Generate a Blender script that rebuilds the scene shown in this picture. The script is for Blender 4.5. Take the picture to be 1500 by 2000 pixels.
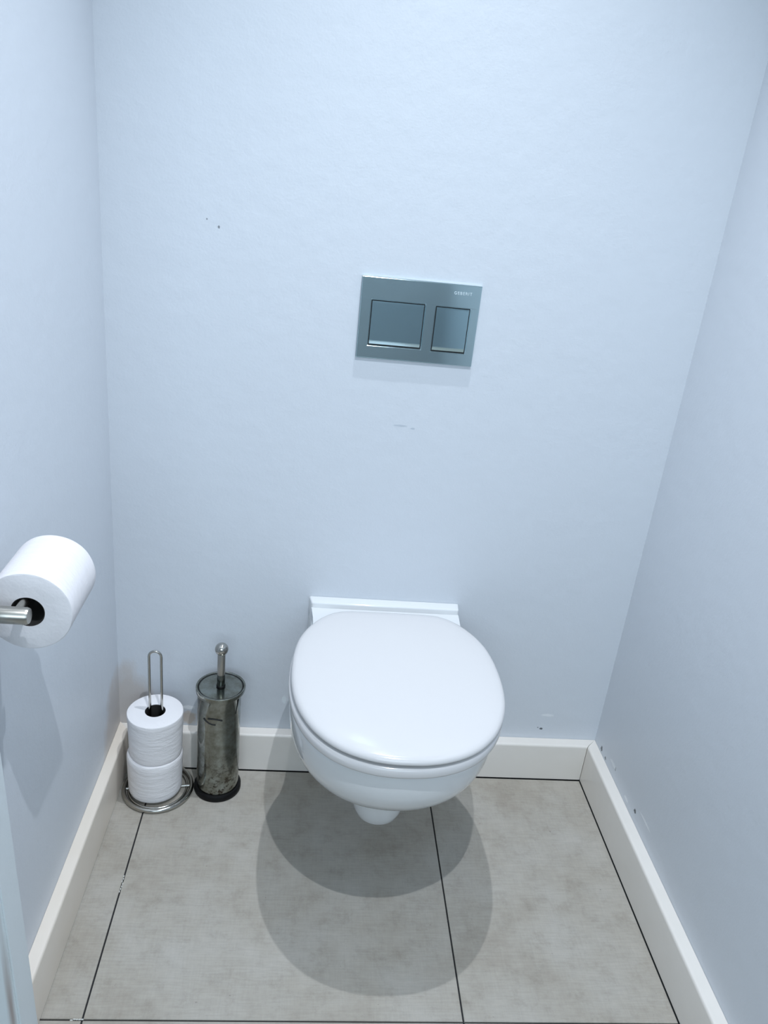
import bpy, bmesh, math, random
from mathutils import Vector, Matrix, noise
random.seed(4)
S = bpy.context.scene
for o in list(bpy.data.objects): bpy.data.objects.remove(o)
COL = S.collection

# ------------------------------------------------------------------ camera
F_PX, CAM = 1547.4, Vector((0.3673, -1.4317, 1.2525))
pit, yaw, rol = 0.4039, 0.1095, 0.1083
fwd = Vector((math.sin(yaw)*math.cos(pit), math.cos(yaw)*math.cos(pit), -math.sin(pit)))
right = fwd.cross(Vector((0, 0, 1))).normalized(); up = right.cross(fwd)
r2 = math.cos(rol)*right + math.sin(rol)*up
u2 = -math.sin(rol)*right + math.cos(rol)*up
cd = bpy.data.cameras.new('camera'); cam = bpy.data.objects.new('camera', cd); COL.objects.link(cam)
M = Matrix((r2, u2, -fwd)).transposed().to_4x4(); M.translation = CAM
cam.matrix_world = M
cd.sensor_fit = 'VERTICAL'; cd.sensor_height = 36; cd.lens = F_PX*36/2000; cd.clip_start = 0.02
S.camera = cam

# ------------------------------------------------------------------ world, lights, exposure
w = bpy.data.worlds.new('world'); S.world = w; w.use_nodes = True
w.node_tree.nodes['Background'].inputs[0].default_value = (0.62, 0.80, 1.0, 1)
w.node_tree.nodes['Background'].inputs[1].default_value = 0.5
S.view_settings.view_transform = 'Standard'; S.view_settings.look = 'None'
S.view_settings.gamma = 1; S.view_settings.use_curve_mapping = False
S.view_settings.exposure = 0.10
CEIL = 2.42
LAMP = (0.90, 0.97, 1.06)
#        position                  power  aim point           cone  blend
SPOTS = [((0.547, -0.23, CEIL-0.03), 62.0, (0.547, -0.66, 0.0), 88, 1.0), ((0.547, -1.18, CEIL-0.03), 72.0, (0.547, -0.80, 0.0), 114, 1.0)]
for p, e, aim, cone, bl in SPOTS:
    l = bpy.data.lights.new('downlight_lamp', 'SPOT'); l.energy = e; l.color = LAMP
    l.spot_size = math.radians(cone); l.spot_blend = bl; l.shadow_soft_size = 0.011
    o = bpy.data.objects.new('downlight_lamp', l); o.location = p
    o.rotation_euler = (Vector(aim)-Vector(p)).to_track_quat('-Z', 'Y').to_euler(); COL.objects.link(o)
# added cool ambient fill at an invented hallway window behind the camera
l = bpy.data.lights.new('hall_fill_light', 'AREA'); l.shape = 'RECTANGLE'; l.size = 1.5; l.size_y = 1.15
l.energy = 20; l.color = (0.72, 0.88, 1.0)
o = bpy.data.objects.new('hall_fill_light', l); o.location = (0.4, -3.02, 1.6); o.rotation_euler = (math.radians(90), 0, 0); COL.objects.link(o)

# ------------------------------------------------------------------ helpers
def link(o): COL.objects.link(o); return o
def obj(name, bm, mat, parent=None, smooth=False, label=None, **props):
    me = bpy.data.meshes.new(name); bmesh.ops.recalc_face_normals(bm, faces=bm.faces[:]); bm.to_mesh(me); bm.free()
    if smooth:
        me.polygons.foreach_set('use_smooth', [True]*len(me.polygons))
        if smooth != 'all': me.set_sharp_from_angle(angle=math.radians(38))
    for m in (mat if isinstance(mat, list) else [mat]): me.materials.append(m)
    o = link(bpy.data.objects.new(name, me))
    if parent:
        o.parent = parent; o.matrix_parent_inverse = Matrix.Translation(-Vector(parent_loc(parent)))
    if label: o['label'] = label
    for k, v in props.items(): o[k] = v
    return o
def parent_loc(p):
    v = Vector((0, 0, 0))
    while p: v += p.location; p = p.parent
    return v
def thing(name, label, cat, loc, group=None):
    o = link(bpy.data.objects.new(name, None)); o.location = loc; o.empty_display_size = 0.05
    o['label'] = label; o['category'] = cat
    if group: o['group'] = group
    return o
def box(bm, x0, x1, y0, y1, z0, z1, bev=0, seg=2):
    g = bmesh.ops.create_cube(bm, size=1, matrix=Matrix.Translation(((x0+x1)/2, (y0+y1)/2, (z0+z1)/2)) @ Matrix.Diagonal((x1-x0, y1-y0, z1-z0, 1)))
    if bev:
        es = list({e for v in g['verts'] for e in v.link_edges})
        bmesh.ops.bevel(bm, geom=es, offset=bev, segments=seg, affect='EDGES', profile=0.5)
    return g
def prism(bm, pts, z0, z1):
    """vertical prism from plan outline"""
    a = [bm.verts.new((x, y, z0)) for x, y in pts]; b = [bm.verts.new((x, y, z1)) for x, y in pts]
    n = len(pts); bm.faces.new(a[::-1]); bm.faces.new(b)
    for i in range(n): bm.faces.new((a[i], a[(i+1) % n], b[(i+1) % n], b[i]))
def lathe(bm, prof, c=(0, 0, 0), n=64, axis='z', closed=False, fn=None):
    """prof: list of (r, h). rings about axis through c"""
    rings = []
    for r, h in prof:
        ring = []
        for i in range(n if r > 1e-6 else 1):
            t = 2*math.pi*i/n; rr = r if fn is None else r*fn(t, h)
            p = (rr*math.cos(t), rr*math.sin(t), h) if axis == 'z' else (rr*math.cos(t), h, rr*math.sin(t)) if axis == 'y' else (h, rr*math.cos(t), rr*math.sin(t))
            ring.append(bm.verts.new(Vector(c)+Vector(p)))
        rings.append(ring)
    if closed: rings.append(rings[0])
    for A, B in zip(rings, rings[1:]):
        if len(A) == 1 and len(B) == 1: continue
        for i in range(n):
            j = (i+1) % n
            if len(A) == 1: bm.faces.new((A[0], B[i], B[j]))
            elif len(B) == 1: bm.faces.new((A[i], B[0], A[j]))
            else: bm.faces.new((A[i], B[i], B[j], A[j]))
def tube(bm, pts, r, n=16, closed=False):
    P = [Vector(p) for p in pts]; N = len(P); rings = []; u = None
    for i in range(N):
        if closed: t = P[(i+1) % N]-P[i-1]
        else: t = P[min(i+1, N-1)]-P[max(i-1, 0)]
        t.normalize()
        if u is None: u = t.orthogonal().normalized()
        u = (u - t*u.dot(t)).normalized(); v = t.cross(u)
        rings.append([bm.verts.new(P[i]+r*(math.cos(2*math.pi*k/n)*u+math.sin(2*math.pi*k/n)*v)) for k in range(n)])
    prs = list(zip(rings, rings[1:])) + ([(rings[-1], rings[0])] if closed else [])
    for A, B in prs:
        for k in range(n): bm.faces.new((A[k], A[(k+1) % n], B[(k+1) % n], B[k]))
    if not closed: bm.faces.new(rings[0][::-1]); bm.faces.new(rings[-1])

# ------------------------------------------------------------------ materials
def mat(name):
    m = bpy.data.materials.new(name); m.use_nodes = True
    return m, m.node_tree.nodes, m.node_tree.links, m.node_tree.nodes['Principled BSDF']
def nd(N, t, **k):
    n = N.new(t)
    for a, b in k.items(): setattr(n, a, b)
    return n
def simple(name, col, rough=0.5, metal=0, spec=0.5, coat=0):
    m, N, L, b = mat(name)
    b.inputs['Base Color'].default_value = (*col, 1); b.inputs['Roughness'].default_value = rough
    b.inputs['Metallic'].default_value = metal; b.inputs['Specular IOR Level'].default_value = spec
    b.inputs['Coat Weight'].default_value = coat
    return m, N, L, b
def pos(N): return nd(N, 'ShaderNodeNewGeometry').outputs['Position']
def noise_n(N, L, vec, scale, detail=4, rough=0.55, sc=None):
    if sc:
        mp = nd(N, 'ShaderNodeMapping'); mp.inputs['Scale'].default_value = sc; L.new(vec, mp.inputs['Vector']); vec = mp.outputs[0]
    n = nd(N, 'ShaderNodeTexNoise'); n.inputs['Scale'].default_value = scale; n.inputs['Detail'].default_value = detail
    n.inputs['Roughness'].default_value = rough; L.new(vec, n.inputs['Vector']); return n.outputs['Fac']
def ramp(N, L, fac, stops):
    r = nd(N, 'ShaderNodeValToRGB'); e = r.color_ramp.elements
    while len(e) < len(stops): e.new(0.5)
    for k, (p, c) in enumerate(stops): e[k].position = p; e[k].color = (*c, 1) if len(c) == 3 else c
    L.new(fac, r.inputs[0]); return r.outputs[0]
def mix(N, L, fac, a, b, mode='MIX'):
    m = nd(N, 'ShaderNodeMix', data_type='RGBA', blend_type=mode)
    for s, v in ((0, fac), (6, a), (7, b)):
        if hasattr(v, 'is_output') or isinstance(v, bpy.types.NodeSocket): L.new(v, m.inputs[s])
        else: m.inputs[s].default_value = v if s == 0 else (*v, 1)
    return m.outputs[2]
def bump(N, L, b, h, strength=0.2, dist=0.001, prev=None):
    n = nd(N, 'ShaderNodeBump'); n.inputs['Strength'].default_value = strength; n.inputs['Distance'].default_value = dist
    L.new(h, n.inputs['Height'])
    if prev: L.new(prev, n.inputs['Normal'])
    L.new(n.outputs[0], b.inputs['Normal']); return n.outputs[0]
def spot(N, L, P, c, r, edge=0.35, wob=0.5):
    """mask of a worn or bounce-tinted patch centred on c with radii r (metres), ragged edge"""
    mp = nd(N, 'ShaderNodeMapping', vector_type='POINT')
    mp.inputs['Scale'].default_value = [1/k for k in r]; mp.inputs['Location'].default_value = [-a/k for a, k in zip(c, r)]
    L.new(P, mp.inputs['Vector'])
    ln = nd(N, 'ShaderNodeVectorMath', operation='LENGTH'); L.new(mp.outputs[0], ln.inputs[0])
    nz = nd(N, 'ShaderNodeTexNoise'); nz.inputs['Scale'].default_value = 1.6; nz.inputs['Detail'].default_value = 3; L.new(mp.outputs[0], nz.inputs['Vector'])
    ad = nd(N, 'ShaderNodeMath', operation='MULTIPLY_ADD'); L.new(nz.outputs['Fac'], ad.inputs[0]); ad.inputs[1].default_value = wob*2; L.new(ln.outputs['Value'], ad.inputs[2])
    mr = nd(N, 'ShaderNodeMapRange'); L.new(ad.outputs[0], mr.inputs[0])
    mr.inputs[1].default_value = 1+wob; mr.inputs[2].default_value = 1+wob-edge; mr.inputs[3].default_value = 0; mr.inputs[4].default_value = 1
    return mr.outputs[0]

def wall_mat(name, spots=(), base=(0.625, 0.660, 0.705)):
    m, N, L, b = simple(name, base, 0.42, spec=0.35)
    P = pos(N)
    f = noise_n(N, L, P, 1.7, 3)
    c = mix(N, L, f, tuple(v*0.975 for v in base), tuple(min(1, v*1.02) for v in base))
    for ctr, r, col, amt in spots:
        s = spot(N, L, P, ctr, r)
        mm = nd(N, 'ShaderNodeMath', operation='MULTIPLY'); L.new(s, mm.inputs[0]); mm.inputs[1].default_value = amt
        c = mix(N, L, mm.outputs[0], c, col)
    L.new(c, b.inputs['Base Color'])
    b1 = bump(N, L, b, noise_n(N, L, P, 26, 4), 0.16, 0.006)
    bump(N, L, b, noise_n(N, L, P, 260, 3), 0.2, 0.0008, b1)
    return m
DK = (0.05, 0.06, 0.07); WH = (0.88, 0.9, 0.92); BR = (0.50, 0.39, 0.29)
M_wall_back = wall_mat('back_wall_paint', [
    ((0.538, 0, 0.816), (0.016, 1, 0.0025), (0.3, 0.36, 0.42), 0.4), ((0.562, 0, 0.812), (0.005, 1, 0.002), (0.3, 0.36, 0.42), 0.5),
    ((0.937, 0, 0.125), (0.0045, 1, 0.0032), DK, 0.9), ((0.929, 0, 0.128), (0.002, 1, 0.002), DK, 0.6),
    ((0.946, 0, 0.163), (0.017, 1, 0.004), WH, 0.5), ((0.194, 0, 1.139), (0.0022, 1, 0.003), DK, 0.7), ((0.174, 0, 1.15), (0.0015, 1, 0.002), DK, 0.6),
    ((0.351, 0, 0.176), (0.006, 1, 0.012), (0.75, 0.82, 0.85), 0.6),
    ((0.02, 0, 0.12), (0.06, 1, 0.14), BR, 0.42), ((0.146, 0, 0.118), (0.02, 1, 0.02), BR, 0.65), ((0.146, 0, 0.146), (0.017, 1, 0.006), WH, 0.8)])  # first brown spot paints the corner's warm glow and dirt
M_wall_left = wall_mat('left_wall_paint', [((0, -0.03, 0.12), (1, 0.10, 0.13), BR, 0.4)])  # warm bounce off the cream skirting, painted into the wall colour
M_wall_right = wall_mat('right_wall_paint', [
    ((1.07, -0.042, 0.109), (1, 0.006, 0.007), DK, 0.85), ((1.07, -0.070, 0.106), (1, 0.005, 0.004), DK, 0.75),
    ((1.07, -0.126, 0.124), (1, 0.003, 0.005), DK, 0.6), ((1.07, -0.11, 0.125), (1, 0.02, 0.005), WH, 0.45),
    ((1.07, -0.245, 0.122), (1, 0.006, 0.005), DK, 0.95), ((1.07, -0.29, 0.139), (1, 0.030, 0.003), WH, 0.6), ((1.07, -0.20, 0.112), (1, 0.012, 0.004), WH, 0.6)])
M_wall = wall_mat('hallway_wall_paint', base=(0.60, 0.63, 0.66))
M_ceil, *_ = simple('ceiling_paint', (0.8, 0.82, 0.83), 0.7)

M_base, N, L, b = simple('skirting_gloss', (0.78, 0.75, 0.72), 0.25)
P = pos(N); L.new(mix(N, L, noise_n(N, L, P, 5, 5), (0.69, 0.655, 0.60), (0.81, 0.77, 0.725)), b.inputs['Base Color'])
bump(N, L, b, noise_n(N, L, P, 45, 3), 0.12, 0.002)

M_base_l, N, L, b = simple('cream_skirting_gloss', (0.78, 0.72, 0.64), 0.28)  # left board, a creamier mix than the other skirting
P = pos(N); L.new(mix(N, L, noise_n(N, L, P, 6, 5), (0.69, 0.61, 0.51), (0.81, 0.745, 0.67)), b.inputs['Base Color'])
bump(N, L, b, noise_n(N, L, P, 45, 3), 0.12, 0.002)

def tile_mat():
    m, N, L, b = simple('concrete_look_tile', (0.4, 0.4, 0.38), 0.42, spec=0.4)
    P = pos(N)
    big = noise_n(N, L, P, 5.5, 6, 0.65); fine = noise_n(N, L, P, 26, 8, 0.75)
    weave = noise_n(N, L, P, 60, 4, 0.7, (0.35, 4.5, 1)); weave2 = noise_n(N, L, P, 60, 4, 0.7, (4.5, 0.35, 1))
    c = ramp(N, L, big, [(0.28, (0.315, 0.28, 0.235)), (0.45, (0.380, 0.350, 0.303)), (0.68, (0.43, 0.405, 0.365))])
    c = mix(N, L, 0.75, c, ramp(N, L, fine, [(0.3, (0.76, 0.74, 0.71)), (0.48, (0.99, 0.99, 0.985)), (0.72, (1.09, 1.09, 1.09))]), 'MULTIPLY')
    c = mix(N, L, 0.7, c, ramp(N, L, weave, [(0.3, (0.86, 0.86, 0.86)), (0.55, (1, 1, 1)), (0.75, (1.08, 1.08, 1.08))]), 'MULTIPLY')
    c = mix(N, L, 0.35, c, ramp(N, L, weave2, [(0.3, (0.86, 0.86, 0.86)), (0.55, (1, 1, 1)), (0.75, (1.08, 1.08, 1.08))]), 'MULTIPLY')
    d = noise_n(N, L, P, 95, 2, 0.5)
    c = mix(N, L, ramp(N, L, d, [(0.74, (0, 0, 0)), (0.78, (0.6, 0.6, 0.6))]), c, (0.16, 0.14, 0.12))
    L.new(c, b.inputs['Base Color'])
    L.new(ramp(N, L, fine, [(0.3, (0.36, 0.36, 0.36)), (0.7, (0.5, 0.5, 0.5))]), b.inputs['Roughness'])
    bump(N, L, b, fine, 0.08, 0.001)
    return m
M_tile = tile_mat()
M_grout, *_ = simple('dark_grout', (0.012, 0.013, 0.015), 0.8)
M_blob, *_ = simple('dried_paint', (0.62, 0.62, 0.58), 0.5)

M_ceramic, *_ = simple('white_glazed_ceramic', (0.70, 0.715, 0.725), 0.10, spec=0.5, coat=0.3)
M_seat, *_ = simple('white_seat_plastic', (0.63, 0.62, 0.62), 0.16, spec=0.5)
M_chrome, N, L, b = simple('polished_chrome', (0.70, 0.86, 0.89), 0.09, 1)
bump(N, L, b, noise_n(N, L, pos(N), 14, 2), 0.05, 0.004)
M_chrome_b, N, L, b = simple('chrome_button', (0.56, 0.75, 0.81), 0.08, 1)
M_text, *_ = simple('stamped_lettering', (0.78, 0.85, 0.88), 0.3, 0.6)
M_black, *_ = simple('black_gap', (0.006, 0.007, 0.008), 0.6)
M_brushed, N, L, b = simple('satin_steel', (0.42, 0.405, 0.37), 0.28, 1)
bump(N, L, b, noise_n(N, L, pos(N), 300, 2, 0.5, (0.05, 1, 1)), 0.06, 0.0005)
M_steel, N, L, b = simple('polished_steel_wire', (0.46, 0.45, 0.42), 0.15, 1)

def stained_steel(name, spotty):
    m, N, L, b = simple(name, (0.33, 0.35, 0.33), 0.14, 1)
    P = pos(N)
    f = noise_n(N, L, P, 38, 8, 0.7)
    c = ramp(N, L, f, [(0.30, (0.17, 0.165, 0.13)), (0.5, (0.28, 0.29, 0.26)), (0.70, (0.38, 0.41, 0.385))])
    if spotty:   # rust creeping up from the foot
        s = nd(N, 'ShaderNodeSeparateXYZ'); L.new(P, s.inputs[0])
        mr = nd(N, 'ShaderNodeMapRange'); L.new(s.outputs[2], mr.inputs[0]); mr.inputs[1].default_value = 0.15; mr.inputs[2].default_value = 0.015
        g = noise_n(N, L, P, 90, 7, 0.72)
        ml = nd(N, 'ShaderNodeMath', operation='MULTIPLY'); L.new(mr.outputs[0], ml.inputs[0])
        rr = ramp(N, L, g, [(0.50, (0, 0, 0)), (0.58, (1, 1, 1))]); L.new(rr, ml.inputs[1])
        c = mix(N, L, ml.outputs[0], c, (0.045, 0.03, 0.02))
    L.new(c, b.inputs['Base Color'])
    L.new(ramp(N, L, f, [(0.35, (0.22, 0.22, 0.22)), (0.6, (0.10, 0.10, 0.10))]), b.inputs['Roughness'])
    return m
M_can = stained_steel('stained_steel', True); M_lid = stained_steel('spotted_steel_lid', False)
M_plastic_black, *_ = simple('black_plastic', (0.004, 0.004, 0.0045), 0.5, spec=0.2)
M_sleeve, *_ = simple('dark_steel', (0.12, 0.13, 0.12), 0.2, 1)
M_bristle, *_ = simple('white_bristle', (0.7, 0.7, 0.7), 0.8)

def paper_mat(name, axis, col=(0.79, 0.775, 0.785)):
    m, N, L, b = simple(name, col, 0.95, spec=0.1)
    b.inputs['Subsurface Weight'].default_value = 0.0
    P = pos(N)
    sc = (1, 1, 4.5) if axis == 'z' else (1, 4.5, 1)
    b1 = bump(N, L, b, noise_n(N, L, P, 20, 4, 0.6, sc), 0.45, 0.005)
    bump(N, L, b, noise_n(N, L, P, 420, 2), 0.25, 0.0006, b1)
    return m
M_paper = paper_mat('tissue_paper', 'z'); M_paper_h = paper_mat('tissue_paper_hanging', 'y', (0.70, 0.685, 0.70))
M_core, *_ = simple('shaded_cardboard_core', (0.02, 0.018, 0.016), 0.9)  # near black: the shade deep in the roll is put into the colour

# ------------------------------------------------------------------ room shell
W = 1.0700; AL = 0.0131
YF = -0.85      # where the toilet room opens to the hallway
def st(o): o['kind'] = 'structure'; return o
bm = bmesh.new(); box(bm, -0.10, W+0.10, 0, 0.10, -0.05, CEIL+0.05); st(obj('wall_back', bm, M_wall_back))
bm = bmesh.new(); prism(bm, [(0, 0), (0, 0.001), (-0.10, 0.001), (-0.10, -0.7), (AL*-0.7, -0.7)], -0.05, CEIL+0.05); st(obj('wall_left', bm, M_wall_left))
bm = bmesh.new(); prism(bm, [(W, 0.0), (W+0.1, 0.0), (W+0.1, -3.1), (W, -3.1)], -0.05, CEIL+0.05); st(obj('wall_right', bm, M_wall_right))
bm = bmesh.new(); box(bm, -0.9, W+0.1, -3.1, 0.1, CEIL, CEIL+0.06); st(obj('ceiling', bm, M_ceil))
# hallway behind the camera
bm = bmesh.new(); box(bm, -0.9, -0.10, -0.80, -0.70, -0.05, CEIL+0.05); st(obj('wall_hall_left', bm, M_wall))
bm = bmesh.new(); box(bm, -1.0, -0.9, -3.1, -0.70, -0.05, CEIL+0.05); st(obj('wall_hall_side', bm, M_wall))
bm = bmesh.new()
box(bm, -0.9, -0.4, -3.1, -3.0, 0, CEIL); box(bm, 1.2, W+0.1+0.05, -3.1, -3.0, 0, CEIL)
box(bm, -0.4, 1.2, -3.1, -3.0, 0, 1.0); box(bm, -0.4, 1.2, -3.1, -3.0, 2.2, CEIL)
st(obj('wall_front', bm, M_wall))
win, *_ = simple('added_window_paint', (0.8, 0.8, 0.8), 0.4)
bm = bmesh.new()
for a in ((-0.4, -0.34, 1.0, 2.2), (1.14, 1.2, 1.0, 2.2), (-0.34, 1.14, 1.0, 1.06), (-0.34, 1.14, 2.14, 2.2), (0.37, 0.43, 1.06, 2.14)):
    box(bm, a[0], a[1], -3.08, -3.04, a[2], a[3])
st(obj('added_window_1', bm, win))  # invented window, added to go with the fill light

# floor: dark grout bed with large tiles laid on it
AT = 0.0069
fl_bm = bmesh.new(); box(fl_bm, -1.0, W+0.1, -3.1, 0.1, -0.06, -0.0028)
floor = st(obj('floor', fl_bm, M_grout))
jx = [0.0803-1.2, 0.0803-0.6+0.0, 0.0803, 0.6833, 0.6833+0.6]; jy = [0.01, -0.5899, -1.19, -1.79, -2.39, -2.99]
def clip_poly(poly, inside, inter):
    out = []
    for i, p in enumerate(poly):
        q = poly[(i+1) % len(poly)]
        if inside(p): out.append(p)
        if inside(p) != inside(q): out.append(inter(p, q))
    return out
def clip(poly, ax, val, keep_less):
    ins = (lambda p: p[ax] <= val) if keep_less else (lambda p: p[ax] >= val)
    def it(p, q):
        t = (val-p[ax])/(q[ax]-p[ax]); return (p[0]+t*(q[0]-p[0]), p[1]+t*(q[1]-p[1]))
    return clip_poly(poly, ins, it)
for i in range(len(jx)-1):
    for j in range(len(jy)-1):
        g = 0.0014
        x0, x1, y1, y0 = jx[i]+g, jx[i+1]-g, jy[j]-(g if j else 0), jy[j+1]+g
        poly = [(x+AT*y, y-AT*x) for x, y in ((x0, y0), (x1, y0), (x1, y1), (x0, y1))]
        poly = clip(poly, 0, W-0.001, True)
        lim = 0.0 if j == 0 else -0.9
        if j == 0: poly = clip(poly, 0, -0.006, False); poly = clip(poly, 1, -0.0265, True); poly = clip(poly, 0, W-0.0262, True)
        else: poly = clip(poly, 0, -0.9, False)
        if len(poly) < 3 or max(p[0] for p in poly)-min(p[0] for p in poly) < 0.01: continue
        if j == 0 and max(p[0] for p in poly) < 0.0: continue
        bm = bmesh.new(); prism(bm, poly, -0.010, 0.0)
        te = [e for e in bm.edges if all(abs(v.co.z) < 1e-6 for v in e.verts)]
        bmesh.ops.bevel(bm, geom=te, offset=0.0006, segments=1, affect='EDGES')
        obj('tile', bm, M_tile, floor)
bm = bmesh.new()
for k in range(7):      # flecks of dried paint on the joints
    t = k/6; y = -0.318-0.034*t
    bmesh.ops.create_icosphere(bm, subdivisions=1, radius=1, matrix=Matrix.Translation((0.0803+AT*y+random.uniform(-.0012, .0012), y, -0.0008)) @ Matrix.Diagonal((0.0012, 0.0026+0.001*random.random(), 0.0016, 1)))
for k in range(5):
    bmesh.ops.create_icosphere(bm, subdivisions=1, radius=1, matrix=Matrix.Translation((0.060+0.0040*k, -0.5905+random.uniform(-.001, .001), -0.0004)) @ Matrix.Diagonal((0.0028, 0.0012, 0.0016, 1)))
obj('paint_fleck', bm, M_blob, floor, label='pale dried paint flecks on the dark joints', kind='stuff')

# skirting boards (mitred)
def skirting(name, pts_wall, pts_face, h, mt=None):
    """swept section between two ends; pts_*: plan points at end A and B, h heights at A and B"""
    bm = bmesh.new(); rings = []
    for (wx, wy), (fx, fy), hh in zip(pts_wall, pts_face, h):
        d = Vector((fx-wx, fy-wy, 0)); r = 0.004/1.0
        prof = [(0, 0.002), (1, 0.002), (1, hh-0.006)]
        for a in (22, 45, 67): prof.append((1-0.2*(1-math.cos(math.radians(a))), hh-0.006+0.006*math.sin(math.radians(a))))
        prof += [(0.78, hh), (0, hh)]
        rings.append([bm.verts.new((wx+d.x*s, wy+d.y*s, z)) for s, z in prof])
    n = len(rings[0]); bm.faces.new(rings[0]); bm.faces.new(rings[1][::-1])
    for i in range(n): bm.faces.new((rings[0][i], rings[0][(i+1) % n], rings[1][(i+1) % n], rings[1][i]))
    return st(obj(name, bm, mt or M_base, None, True))
g = 0.0004
skirting('baseboard_back', [(0.0, -g), (W-g, -g)], [(0.0215, -0.0245), (W-0.0255, -0.0245)], (0.0985, 0.0985))
skirting('baseboard_left', [(g, -0.0), (AL*-0.70+g, -0.699)], [(0.021, -0.0250), (AL*-0.70+0.021, -0.699)], (0.1015, 0.1025), M_base_l)
skirting('baseboard_right', [(W-g, -g), (W-g, -YF*-1)], [(W-0.0245, -0.0252), (W-0.0245, YF)], (0.0985, 0.1015))

# door lining on the left, slightly out of plumb
M_jamb, N, L, b = simple('door_lining_paint', (0.64, 0.69, 0.71), 0.5)
P = pos(N)
stn = spot(N, L, P, (0.0465, -0.748, 0.24), (0.006, 0.05, 0.20), 0.9, 0.4)
mm = nd(N, 'ShaderNodeMath', operation='MULTIPLY'); L.new(stn, mm.inputs[0]); mm.inputs[1].default_value = 0.75
L.new(mix(N, L, mm.outputs[0], (0.64, 0.69, 0.71), (0.27, 0.19, 0.16)), b.inputs['Base Color'])
bump(N, L, b, noise_n(N, L, P, 120, 3), 0.2, 0.001)
def jx_at(z): return 0.0595-0.0185*z
bm = bmesh.new(); zt = 2.1
q = [bm.verts.new(v) for v in ((-0.10, -0.70, 0), (jx_at(0), -0.70, 0), (jx_at(0), -0.748, 0), (-0.10, -0.748, 0),
                               (-0.10, -0.70, zt), (jx_at(zt), -0.70, zt), (jx_at(zt), -0.748, zt), (-0.10, -0.748, zt))]
for f in ((3, 2, 1, 0), (4, 5, 6, 7), (0, 1, 5, 4), (1, 2, 6, 5), (2, 3, 7, 6), (3, 0, 4, 7)): bm.faces.new([q[i] for i in f])
ve = [e for e in bm.edges if abs(e.verts[0].co.z-e.verts[1].co.z) > 1]
bmesh.ops.bevel(bm, geom=ve, offset=0.002, segments=2, affect='EDGES')
st(obj('trim_1', bm, M_jamb, None, True))
bm = bmesh.new(); box(bm, -0.10, W, -0.748, -0.70, zt, CEIL); st(obj('trim_2', bm, M_jamb))

# ceiling downlights
M_lens = bpy.data.materials.new('lamp_lens'); M_lens.use_nodes = True
nt = M_lens.node_tree; nt.nodes.clear(); e = nt.nodes.new('ShaderNodeEmission'); e.inputs[0].default_value = (0.9, 0.96, 1, 1); e.inputs[1].default_value = 20
oo = nt.nodes.new('ShaderNodeOutputMaterial'); nt.links.new(e.outputs[0], oo.inputs[0])
for (p, *_r), lab in zip(SPOTS, ('round recessed downlight in the ceiling above the toilet', 'round recessed downlight in the ceiling outside the doorway')):
    t = thing('downlight', lab, 'ceiling light', (p[0], p[1], CEIL), 'recessed downlights in the ceiling')
    bm = bmesh.new(); lathe(bm, [(0.022, -0.0005), (0.022, -0.006), (0.040, -0.004), (0.042, -0.0005)], (p[0], p[1], CEIL), 40, closed=True); obj('trim_ring', bm, M_brushed, t, True)
    bm = bmesh.new(); lathe(bm, [(0, -0.0012), (0.0215, -0.0012), (0.0215, -0.0006), (0, -0.0006)], (p[0], p[1], CEIL), 32); obj('lens', bm, M_lens, t)

# ------------------------------------------------------------------ toilet
TX = 0.548
toilet = thing('toilet', 'white wall-hung ceramic toilet with its round lid closed', 'toilet', (TX, 0, 0))
def sm(t): t = max(0, min(1, t)); return t*t*(3-2*t)
def interp(tab, z):
    if z >= tab[0][0]: return tab[0][1:]
    for A, B in zip(tab, tab[1:]):
        if z >= B[0]:
            t = (A[0]-z)/(A[0]-B[0]); return tuple(a+(b-a)*t for a, b in zip(A[1:], B[1:]))
    return tab[-1][1:]
#        z      a      front   yc      back half width
SEC = [(0.4070, 0.176, -0.474, -0.272, 0.150), (0.4055, 0.1805, -0.4785, -0.272, 0.150), (0.4000, 0.1825, -0.481, -0.272, 0.150), (0.385, 0.1825, -0.4815, -0.272, 0.150),
       (0.370, 0.1820, -0.4805, -0.271, 0.149), (0.355, 0.1805, -0.4785, -0.270, 0.148), (0.340, 0.1775, -0.4735, -0.269, 0.147), (0.325, 0.1735, -0.4655, -0.268, 0.145),
       (0.310, 0.1675, -0.4545, -0.266, 0.142), (0.295, 0.1595, -0.4405, -0.264, 0.138), (0.280, 0.1495, -0.4245, -0.262, 0.132), (0.265, 0.1375, -0.4085, -0.259, 0.124),
       (0.250, 0.1230, -0.3915, -0.255, 0.115), (0.236, 0.1080, -0.3730, -0.252, 0.105), (0.222, 0.0910, -0.352, -0.250, 0.094), (0.210, 0.0760, -0.334, -0.248, 0.084), (0.200, 0.0650, -0.320, -0.247, 0.075),
       (0.190, 0.0580, -0.3105, -0.246, 0.068), (0.175, 0.0545, -0.305, -0.246, 0.063), (0.150, 0.0520, -0.302, -0.246, 0.060), (0.133, 0.0490, -0.2985, -0.246, 0.057),
       (0.119, 0.0440, -0.294, -0.246, 0.053), (0.110, 0.0370, -0.287, -0.246, 0.047), (0.104, 0.0270, -0.276, -0.246, 0.038), (0.1015, 0.014, -0.262, -0.246, 0.025)]
def section(a, f, yc, bw, n=48):
    pts = []
    b = yc-f
    for i in range(n+1):            # front half, left to right
        t = math.pi*i/n; c, s = math.cos(t), math.sin(t); e = 2/2.12
        pts.append((-a*math.copysign(abs(c)**e, c), yc-b*abs(s)**e))
    m = 18                           # back right, to the wall
    br = []
    for i in range(1, m+1):
        t = i/m; y = yc*(1-t)
        br.append((a+(bw-a)*sm((t-0.12)/0.68), y))
    pts += br + [(-x, y) for x, y in br[::-1]]
    return pts
bm = bmesh.new(); prev = None
rings = []
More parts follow.
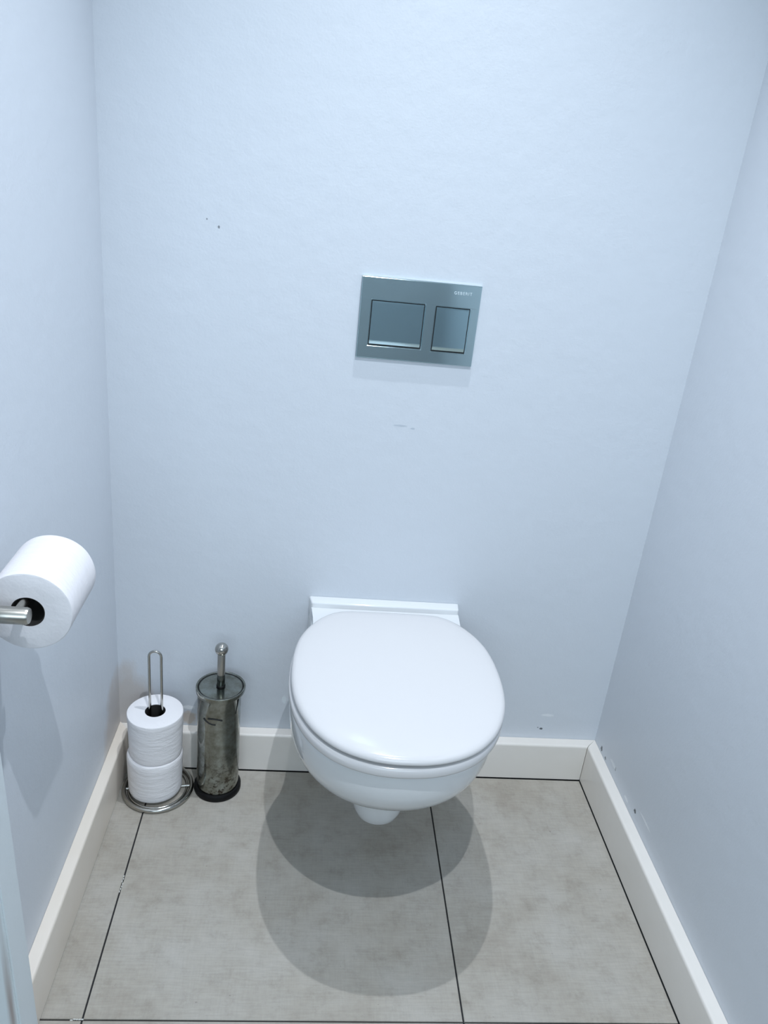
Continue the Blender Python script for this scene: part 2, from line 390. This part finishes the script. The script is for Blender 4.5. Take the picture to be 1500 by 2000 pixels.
for z, a, f, yc, bw in SEC:
    rings.append([bm.verts.new((TX-0.002+x, y-0.0006, z)) for x, y in section(a, f, yc, bw)])
n = len(rings[0])
for A, B in zip(rings, rings[1:]):
    for i in range(n): bm.faces.new((A[i], A[(i+1) % n], B[(i+1) % n], B[i]))
bm.faces.new(rings[0]); bm.faces.new(rings[-1][::-1])
obj('bowl', bm, M_ceramic, toilet, 'all')
# raised rear deck with an upstand against the wall
bm = bmesh.new()
def deck(pts, z0, z1, r):
    k = bmesh.new(); prism(k, pts, z0, z1)
    es = [e for e in k.edges if not all(abs(v.co.y) < 1e-3 for v in e.verts) and not all(v.co.z < z0+1e-4 for v in e.verts)]
    bmesh.ops.bevel(k, geom=es, offset=r, segments=4, affect='EDGES', profile=0.5)
    me = bpy.data.meshes.new('t'); k.to_mesh(me); k.free(); bm.from_mesh(me); bpy.data.meshes.remove(me)
deck([(TX-0.157, -0.0006), (TX-0.152, -0.03), (TX-0.149, -0.065), (TX-0.150, -0.105), (TX+0.150, -0.105), (TX+0.149, -0.065), (TX+0.151, -0.03), (TX+0.153, -0.0006)], 0.33, 0.4265, 0.003)
deck([(TX-0.158, -0.0006), (TX-0.153, -0.026), (TX+0.151, -0.026), (TX+0.1535, -0.0006)], 0.41, 0.4385, 0.0035)
obj('rear_deck', bm, M_ceramic, toilet, True)
# lid and seat outlines
LID = [(0, -0.055), (0.06, -0.0555), (0.092, -0.058), (0.106, -0.063), (0.120, -0.071), (0.138, -0.088), (0.154, -0.110), (0.168, -0.137), (0.179, -0.170), (0.1855, -0.212), (0.1875, -0.258),
       (0.186, -0.300), (0.1795, -0.343), (0.167, -0.382), (0.148, -0.418), (0.123, -0.448), (0.095, -0.469), (0.062, -0.4835), (0.030, -0.4905), (0, -0.492)]
def catmull(pts, k=5):
    out = []
    for i in range(len(pts)-1):
        p0 = pts[i-1] if i else (-pts[1][0], pts[1][1]); p1, p2 = pts[i], pts[i+1]; p3 = pts[i+2] if i+2 < len(pts) else (-pts[-2][0], pts[-2][1])
        for j in range(k):
            t = j/k
            out.append(tuple(0.5*((2*b_)+(-a_+c_)*t+(2*a_-5*b_+4*c_-d_)*t*t+(-a_+3*b_-3*c_+d_)*t**3) for a_, b_, c_, d_ in zip(p0, p1, p2, p3)))
    out.append(pts[-1]); return out
HALF = catmull(LID); OUT = HALF + [(-x, y) for x, y in HALF[-2:0:-1]]
CX, CY = 0.0, -0.275
def shell(bm, prof, dx=0.003, extra=0.0, cap=True):
    """prof: list of (inset, z) ; rings of the outline pulled towards its centre"""
    rings = []
    for ins, z in prof:
        ring = []
        for x, y in OUT:
            d = Vector((x-CX, y-CY)); L_ = d.length; d = d*((L_-ins+extra)/L_)
            ring.append(bm.verts.new((TX+dx+CX+d.x, CY+d.y, z)))
        rings.append(ring)
    n = len(rings[0])
    for A, B in zip(rings, rings[1:]):
        for i in range(n): bm.faces.new((A[i], A[(i+1) % n], B[(i+1) % n], B[i]))
    return rings
bm = bmesh.new()
pr = [(0.020, 0.4328), (0.0012, 0.4328), (0.0, 0.4338), (0.0, 0.4362), (0.0012, 0.4395), (0.004, 0.4425), (0.009, 0.4445), (0.02, 0.4462), (0.045, 0.4478), (0.09, 0.4486), (0.14, 0.4490)]
r = shell(bm, pr); 
c = bm.verts.new((TX+0.003, CY, 0.4491)); nn = len(r[-1])
bm.faces.new(r[-1]) if False else [bm.faces.new((r[-1][i], r[-1][(i+1) % nn], c)) for i in range(nn)]
bm.faces.new(r[0][::-1])
obj('lid', bm, M_seat, toilet, 'all')
bm = bmesh.new()
pr = [(0.05, 0.4080), (0.004, 0.4080), (0.001, 0.4092), (0.0, 0.412), (0.0, 0.418), (0.0008, 0.4225), (0.003, 0.4252), (0.0065, 0.4266), (0.05, 0.4268)]
r = shell(bm, pr, 0.001, 0.0015); nn = len(r[0])
for i in range(nn): bm.faces.new((r[-1][i], r[-1][(i+1) % nn], r[0][(i+1) % nn], r[0][i]))
obj('seat', bm, M_seat, toilet, 'all')
bm = bmesh.new()
bm.free()
for s in (-1, 1):
    bm = bmesh.new(); lathe(bm, [(0, 0.4262), (0.012, 0.4262), (0.012, 0.4320), (0, 0.4320)], (TX+0.003+s*0.07, -0.085, 0), 24)
    obj('hinge', bm, M_seat, toilet, True)
for x in (-0.10, 0.10):   # rubber buffers between lid, seat and rim
    for z0, z1 in ((0.4262, 0.4330), (0.4060, 0.4090)):
        bm = bmesh.new(); box(bm, TX+x-0.012, TX+x+0.012, -0.406, -0.394, z0, z1); obj('buffer', bm, M_seat, toilet)

# ------------------------------------------------------------------ flush plate
PX, PZ = 0.5484, 1.0120
plate = thing('flush_plate', 'chrome dual flush plate on the wall above the toilet', 'flush plate', (PX, 0, PZ))
BIG = (-0.0866, 0.0090, -0.0478, 0.0322); SML = (0.0284, 0.0905, -0.0495, 0.0312)
PW, PH = 0.1065, 0.0717
bm = bmesh.new()
xs = sorted({-PW, BIG[0], BIG[1], SML[0], SML[1], PW}); zs = sorted({-PH, SML[2], BIG[2], SML[3], BIG[3], PH})
def hole(x, z): return any(h[0] < x < h[1] and h[2] < z < h[3] for h in (BIG, SML))
YP = -0.0065
vd = {}
def V(x, y, z):
    k = (round(x, 5), round(y, 5), round(z, 5))
    if k not in vd: vd[k] = bm.verts.new((PX+x, y, PZ+z))
    return vd[k]
cells = {(i, j): not hole((xs[i]+xs[i+1])/2, (zs[j]+zs[j+1])/2) for i in range(5) for j in range(5)}
for (i, j), s in cells.items():
    if not s: continue
    x0, x1, z0, z1 = xs[i], xs[i+1], zs[j], zs[j+1]
    bm.faces.new((V(x0, YP, z0), V(x1, YP, z0), V(x1, YP, z1), V(x0, YP, z1)))
    for di, dj, e in ((-1, 0, ((x0, z0), (x0, z1))), (1, 0, ((x1, z0), (x1, z1))), (0, -1, ((x0, z0), (x1, z0))), (0, 1, ((x0, z1), (x1, z1)))):
        if not cells.get((i+di, j+dj), False):
            (a, c_), (d, f) = e; bm.faces.new((V(a, YP, c_), V(d, YP, f), V(d, -0.0006, f), V(a, -0.0006, c_)))
bmesh.ops.recalc_face_normals(bm, faces=bm.faces[:])
es = [e for e in bm.edges if len(e.link_faces) == 2 and e.calc_face_angle() > 1 and all(abs(v.co.y-YP) < 1e-5 for v in e.verts)]
bmesh.ops.bevel(bm, geom=es, offset=0.0012, segments=3, affect='EDGES')
obj('frame', bm, M_chrome, plate, True)
bm = bmesh.new(); box(bm, PX-0.100, PX+0.100, -0.0022, -0.0004, PZ-0.065, PZ+0.065); obj('backing', bm, M_black, plate)
for nm, h, tilt, lab in (('button', BIG, 0.0, 'large square flush button'), ('button', SML, 0.012, 'narrow flush button')):
    g_ = 0.0017; x0, x1, z0, z1 = h[0]+g_, h[1]-g_, h[2]+g_+0.0006, h[3]-g_
    bm = bmesh.new()
    # slightly proud face, with a wide bevelled lower edge
    prof = [(z1, -0.0022), (z1, -0.0062-tilt*0.0), (z1-0.0015, -0.0072), (z0+0.0062, -0.0073), (z0+0.0005, -0.0054), (z0, -0.0022)]
    A = [bm.verts.new((PX+x0, y, PZ+z)) for z, y in prof]; B = [bm.verts.new((PX+x1, y, PZ+z)) for z, y in prof]
    bm.faces.new(A); bm.faces.new(B[::-1])
    for i in range(len(prof)): j = (i+1) % len(prof); bm.faces.new((A[i], B[i], B[j], A[j]))
    es = [e for e in bm.edges if all(v.co.y < -0.004 for v in e.verts)]
    bmesh.ops.bevel(bm, geom=es, offset=0.0006, segments=2, affect='EDGES')
    obj(nm, bm, M_chrome_b, plate, False, label=lab)
cu = bpy.data.curves.new('lettering', 'FONT'); cu.body = 'GEBERIT'; cu.size = 0.0072; cu.space_character = 1.25; cu.extrude = 0.00015; cu.align_x = 'LEFT'
to = bpy.data.objects.new('lettering_src', cu); COL.objects.link(to); bpy.context.view_layer.update()
me = bpy.data.meshes.new_from_object(to.evaluated_get(bpy.context.evaluated_depsgraph_get()))
bpy.data.objects.remove(to)
me.transform(Matrix.Translation((PX+0.0575, YP-0.00012, PZ+0.0545)) @ Matrix.Rotation(math.radians(90), 4, 'X'))
bm = bmesh.new(); bm.from_mesh(me); obj('lettering', bm, M_text, plate, label='small pale maker lettering')

# ------------------------------------------------------------------ paper rolls
def roll_shape(bm, c, r, rc, h, axis, seed, wob=0.014, taper=0.0, k=0.0025):
    def fn(t, hh):
        v = noise.noise(Vector((math.cos(t)*1.3+seed, math.sin(t)*1.3, hh*9)))
        return 1+wob*v
    inner = rc/r
    rb = r*(1-taper); prof = [(rc, 0), (r*0.6, -0.0003), (rb-k, 0), (rb-k*0.3, k*0.3), (rb, k)]
    m = 14
    for i in range(1, m): prof.append((rb+(r-rb)*i/m, k+(h-2*k)*i/m))
    prof += [(r, h-k), (r-k*0.3, h-k*0.3), (r-k, h), (r*0.6, h+0.0004), (rc, h)]
    lathe(bm, prof, c, 96, axis, closed=True, fn=lambda t, hh: fn(t, hh) if True else 1)
def make_roll(name, label, c, r, rc, h, axis, seed, mt, group, **kw):
    t = thing(name, label, 'toilet roll', c, group)
    bm = bmesh.new(); roll_shape(bm, c, r, rc, h, axis, seed, **kw); obj('paper', bm, mt, t, 'sharp')
    bm = bmesh.new(); lathe(bm, [(rc-0.0012, 0.0008), (rc-0.0001, 0.0008), (rc-0.0001, h-0.0008), (rc-0.0012, h-0.0008)], c, 48, axis, closed=True); obj('core', bm, M_core, t, True, label='cardboard core coloured dark for its shaded hole')
    return t
# floor stand
SX, SY = 0.0965, -0.0900
stand = thing('paper_roll_stand', 'steel wire stand with a round foot holding spare toilet rolls in the left corner', 'toilet roll stand', (SX, SY, 0))
bm = bmesh.new(); tube(bm, [(SX+0.0695*math.cos(2*math.pi*i/72), SY+0.0695*math.sin(2*math.pi*i/72), 0.0050) for i in range(72)], 0.0048, 12, True)
obj('foot_ring', bm, M_steel, stand, 'all')
bm = bmesh.new(); tube(bm, [(SX+0.060*math.cos(2*math.pi*i/72), SY+0.060*math.sin(2*math.pi*i/72), 0.0032) for i in range(72)], 0.0028, 10, True)
obj('inner_ring', bm, M_steel, stand, 'all')
bm = bmesh.new()
tube(bm, [(SX-0.067, SY-0.008, 0.0042), (SX+0.067, SY+0.008, 0.0042)], 0.0030, 10); obj('cross_bar', bm, M_steel, stand, True)
RX, RY = 0.0940, -0.0900
bm = bmesh.new(); hw = 0.0118; zt = 0.3465; pts = [(RX+0.001-hw, RY, 0.0072)]
pts += [(RX+0.001-hw, RY, z) for z in (0.1, 0.2, 0.25, 0.30)]
for k in range(13):
    t = math.pi*k/12; pts.append((RX+0.001-hw*math.cos(t), RY, zt-hw+hw*math.sin(t)))
pts += [(RX+0.001+hw, RY, z) for z in (0.30, 0.25, 0.2, 0.1, 0.0072)]
tube(bm, pts, 0.0026, 12); obj('wire_loop', bm, M_steel, stand, 'all')
zb = 0.0085
make_roll('toilet_roll', 'lower of the two white toilet rolls stacked on the floor stand', (0.0915, -0.0900, zb), 0.0568, 0.0195, 0.0960, 'z', 3.1, M_paper, 'white toilet rolls on the wire floor stand', taper=0.03, k=0.006)
top = make_roll('toilet_roll', 'upper of the two stacked white toilet rolls with the wire loop rising from it', (0.0935, -0.0895, zb+0.0970), 0.0560, 0.0205, 0.0980, 'z', 8.7, M_paper, 'white toilet rolls on the wire floor stand', taper=0.05, wob=0.02)
# hanging roll and its wall holder
HX, HZ, HY0, HY1 = 0.0640, 0.7560, -0.630, -0.528
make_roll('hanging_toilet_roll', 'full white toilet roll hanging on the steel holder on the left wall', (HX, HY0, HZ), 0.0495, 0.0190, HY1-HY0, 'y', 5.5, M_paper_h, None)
hy, hz = -0.6550, 0.7665
wl = AL*hy
holder = thing('toilet_roll_holder', 'brushed steel arm of the toilet roll holder on the left wall', 'toilet roll holder', (wl, hy, hz))
bm = bmesh.new(); lathe(bm, [(0, wl+0.0085), (0.0098, wl+0.0085), (0.0098, 0.0722), (0.0085, 0.0750), (0, 0.0752)], (0, hy, hz), 40, 'x'); obj('post', bm, M_brushed, holder, True)
bm = bmesh.new(); lathe(bm, [(0, wl+0.0005), (0.025, wl+0.0005), (0.025, wl+0.0085), (0.023, wl+0.0095), (0, wl+0.0095)], (0, hy, hz), 48, 'x'); obj('wall_flange', bm, M_brushed, holder, True)
bm = bmesh.new(); lathe(bm, [(0, hy+0.004), (0.0052, hy+0.004), (0.0052, -0.512), (0.0040, -0.510), (0, -0.5095)], (0.0610, 0, hz+0.0015), 24, 'y'); obj('roll_bar', bm, M_brushed, holder, True)

# ------------------------------------------------------------------ brush set
BX, BY = 0.2200, -0.0770
can = thing('toilet_brush_holder', 'cylindrical stained steel brush canister with a black base beside the spare rolls', 'brush holder', (BX, BY, 0))
bm = bmesh.new(); lathe(bm, [(0, 0.0), (0.0485, 0.0), (0.0495, 0.0015), (0.0495, 0.0105), (0.0475, 0.0135), (0.0450, 0.0140), (0, 0.0140)], (BX, BY, 0), 72); obj('base', bm, M_plastic_black, can, True)
bm = bmesh.new(); lathe(bm, [(0.0432, 0.0141), (0.0438, 0.0141), (0.0440, 0.05), (0.0440, 0.20), (0.0440, 0.2480), (0.0465, 0.2515), (0.0465, 0.2530), (0.0430, 0.2500), (0.0430, 0.0170)], (BX, BY, 0), 96, closed=True)
obj('canister', bm, M_can, can, True)
def can_arc(a0, a1, z0, z1, sag, r=0.0015):
    bm = bmesh.new(); pts = []
    for k in range(15):
        t = k/14; a = math.radians(a0+(a1-a0)*t)
        pts.append((BX+0.0441*math.cos(a), BY+0.0441*math.sin(a), z0+(z1-z0)*t+sag*math.sin(math.pi*t)))
    tube(bm, pts, r, 6); obj('dark_arc', bm, M_black, can, 'all', label='curved dark line on the steel')  # thin dark arc laid on the steel
can_arc(233, 268, 0.2075, 0.1985, -0.003); can_arc(247, 285, 0.2105, 0.2085, 0.0025); can_arc(325, 338, 0.213, 0.245, 0.0, 0.0007)
# the brush itself, standing in the canister: lid, handle, knob
brush = thing('toilet_brush', 'toilet brush with round steel lid and ball-topped handle standing in the canister', 'toilet brush', (BX, BY, 0.2))
lc = (BX+0.0025, BY+0.001, 0)
zl = 0.2600
bm = bmesh.new(); lathe(bm, [(0, zl-0.003), (0.0420, zl-0.003), (0.0430, zl-0.0062), (0.0490, zl-0.0062), (0.0500, zl-0.0040), (0.0498, zl+0.0018), (0.0488, zl+0.0028), (0.0470, zl+0.0028), (0.0458, zl+0.0018), (0.0452, zl-0.0008), (0.0438, zl-0.0010), (0.0430, zl+0.0004), (0, zl+0.0012)], lc, 96)
obj('lid', bm, M_lid, brush, True)
bm = bmesh.new(); lathe(bm, [(0.0434, zl+0.0008), (0.0434, zl-0.0006), (0.0450, zl-0.0006), (0.0450, zl+0.0008)], lc, 72, closed=True); obj('groove', bm, M_black, brush, True)
bm = bmesh.new(); lathe(bm, [(0, zl+0.0008), (0.0092, zl+0.0008), (0.0092, zl+0.0040), (0.0080, zl+0.0050), (0.0, zl+0.0050)], lc, 36); obj('collar', bm, M_plastic_black, brush, True)
bm = bmesh.new(); lathe(bm, [(0, zl+0.0300), (0.0078, zl+0.0302), (0.0078, zl+0.0765), (0.0066, zl+0.0790), (0, zl+0.0790)], lc, 36); obj('handle', bm, M_brushed, brush, True)
bm = bmesh.new(); lathe(bm, [(0, zl+0.0048), (0.0080, zl+0.0048), (0.0080, zl+0.0290), (0.0074, zl+0.0303), (0, zl+0.0303)], lc, 36); obj('sleeve', bm, M_sleeve, brush, True, label='darker lower sleeve of the handle')
bm = bmesh.new(); bmesh.ops.create_uvsphere(bm, u_segments=40, v_segments=24, radius=0.0134, matrix=Matrix.Translation((lc[0], lc[1], zl+0.0898))); obj('knob', bm, M_steel, brush, 'all')
bm = bmesh.new(); lathe(bm, [(0, 0.10), (0.0040, 0.10), (0.0040, zl-0.0032), (0, zl-0.0032)], lc, 16); obj('rod', bm, M_steel, brush, True)
bm = bmesh.new(); lathe(bm, [(0, 0.020), (0.022, 0.026), (0.034, 0.045), (0.034, 0.085), (0.024, 0.102), (0, 0.105)], lc, 24, fn=lambda t, h: 1+0.06*math.sin(12*t)); obj('bristles', bm, M_bristle, brush, True)
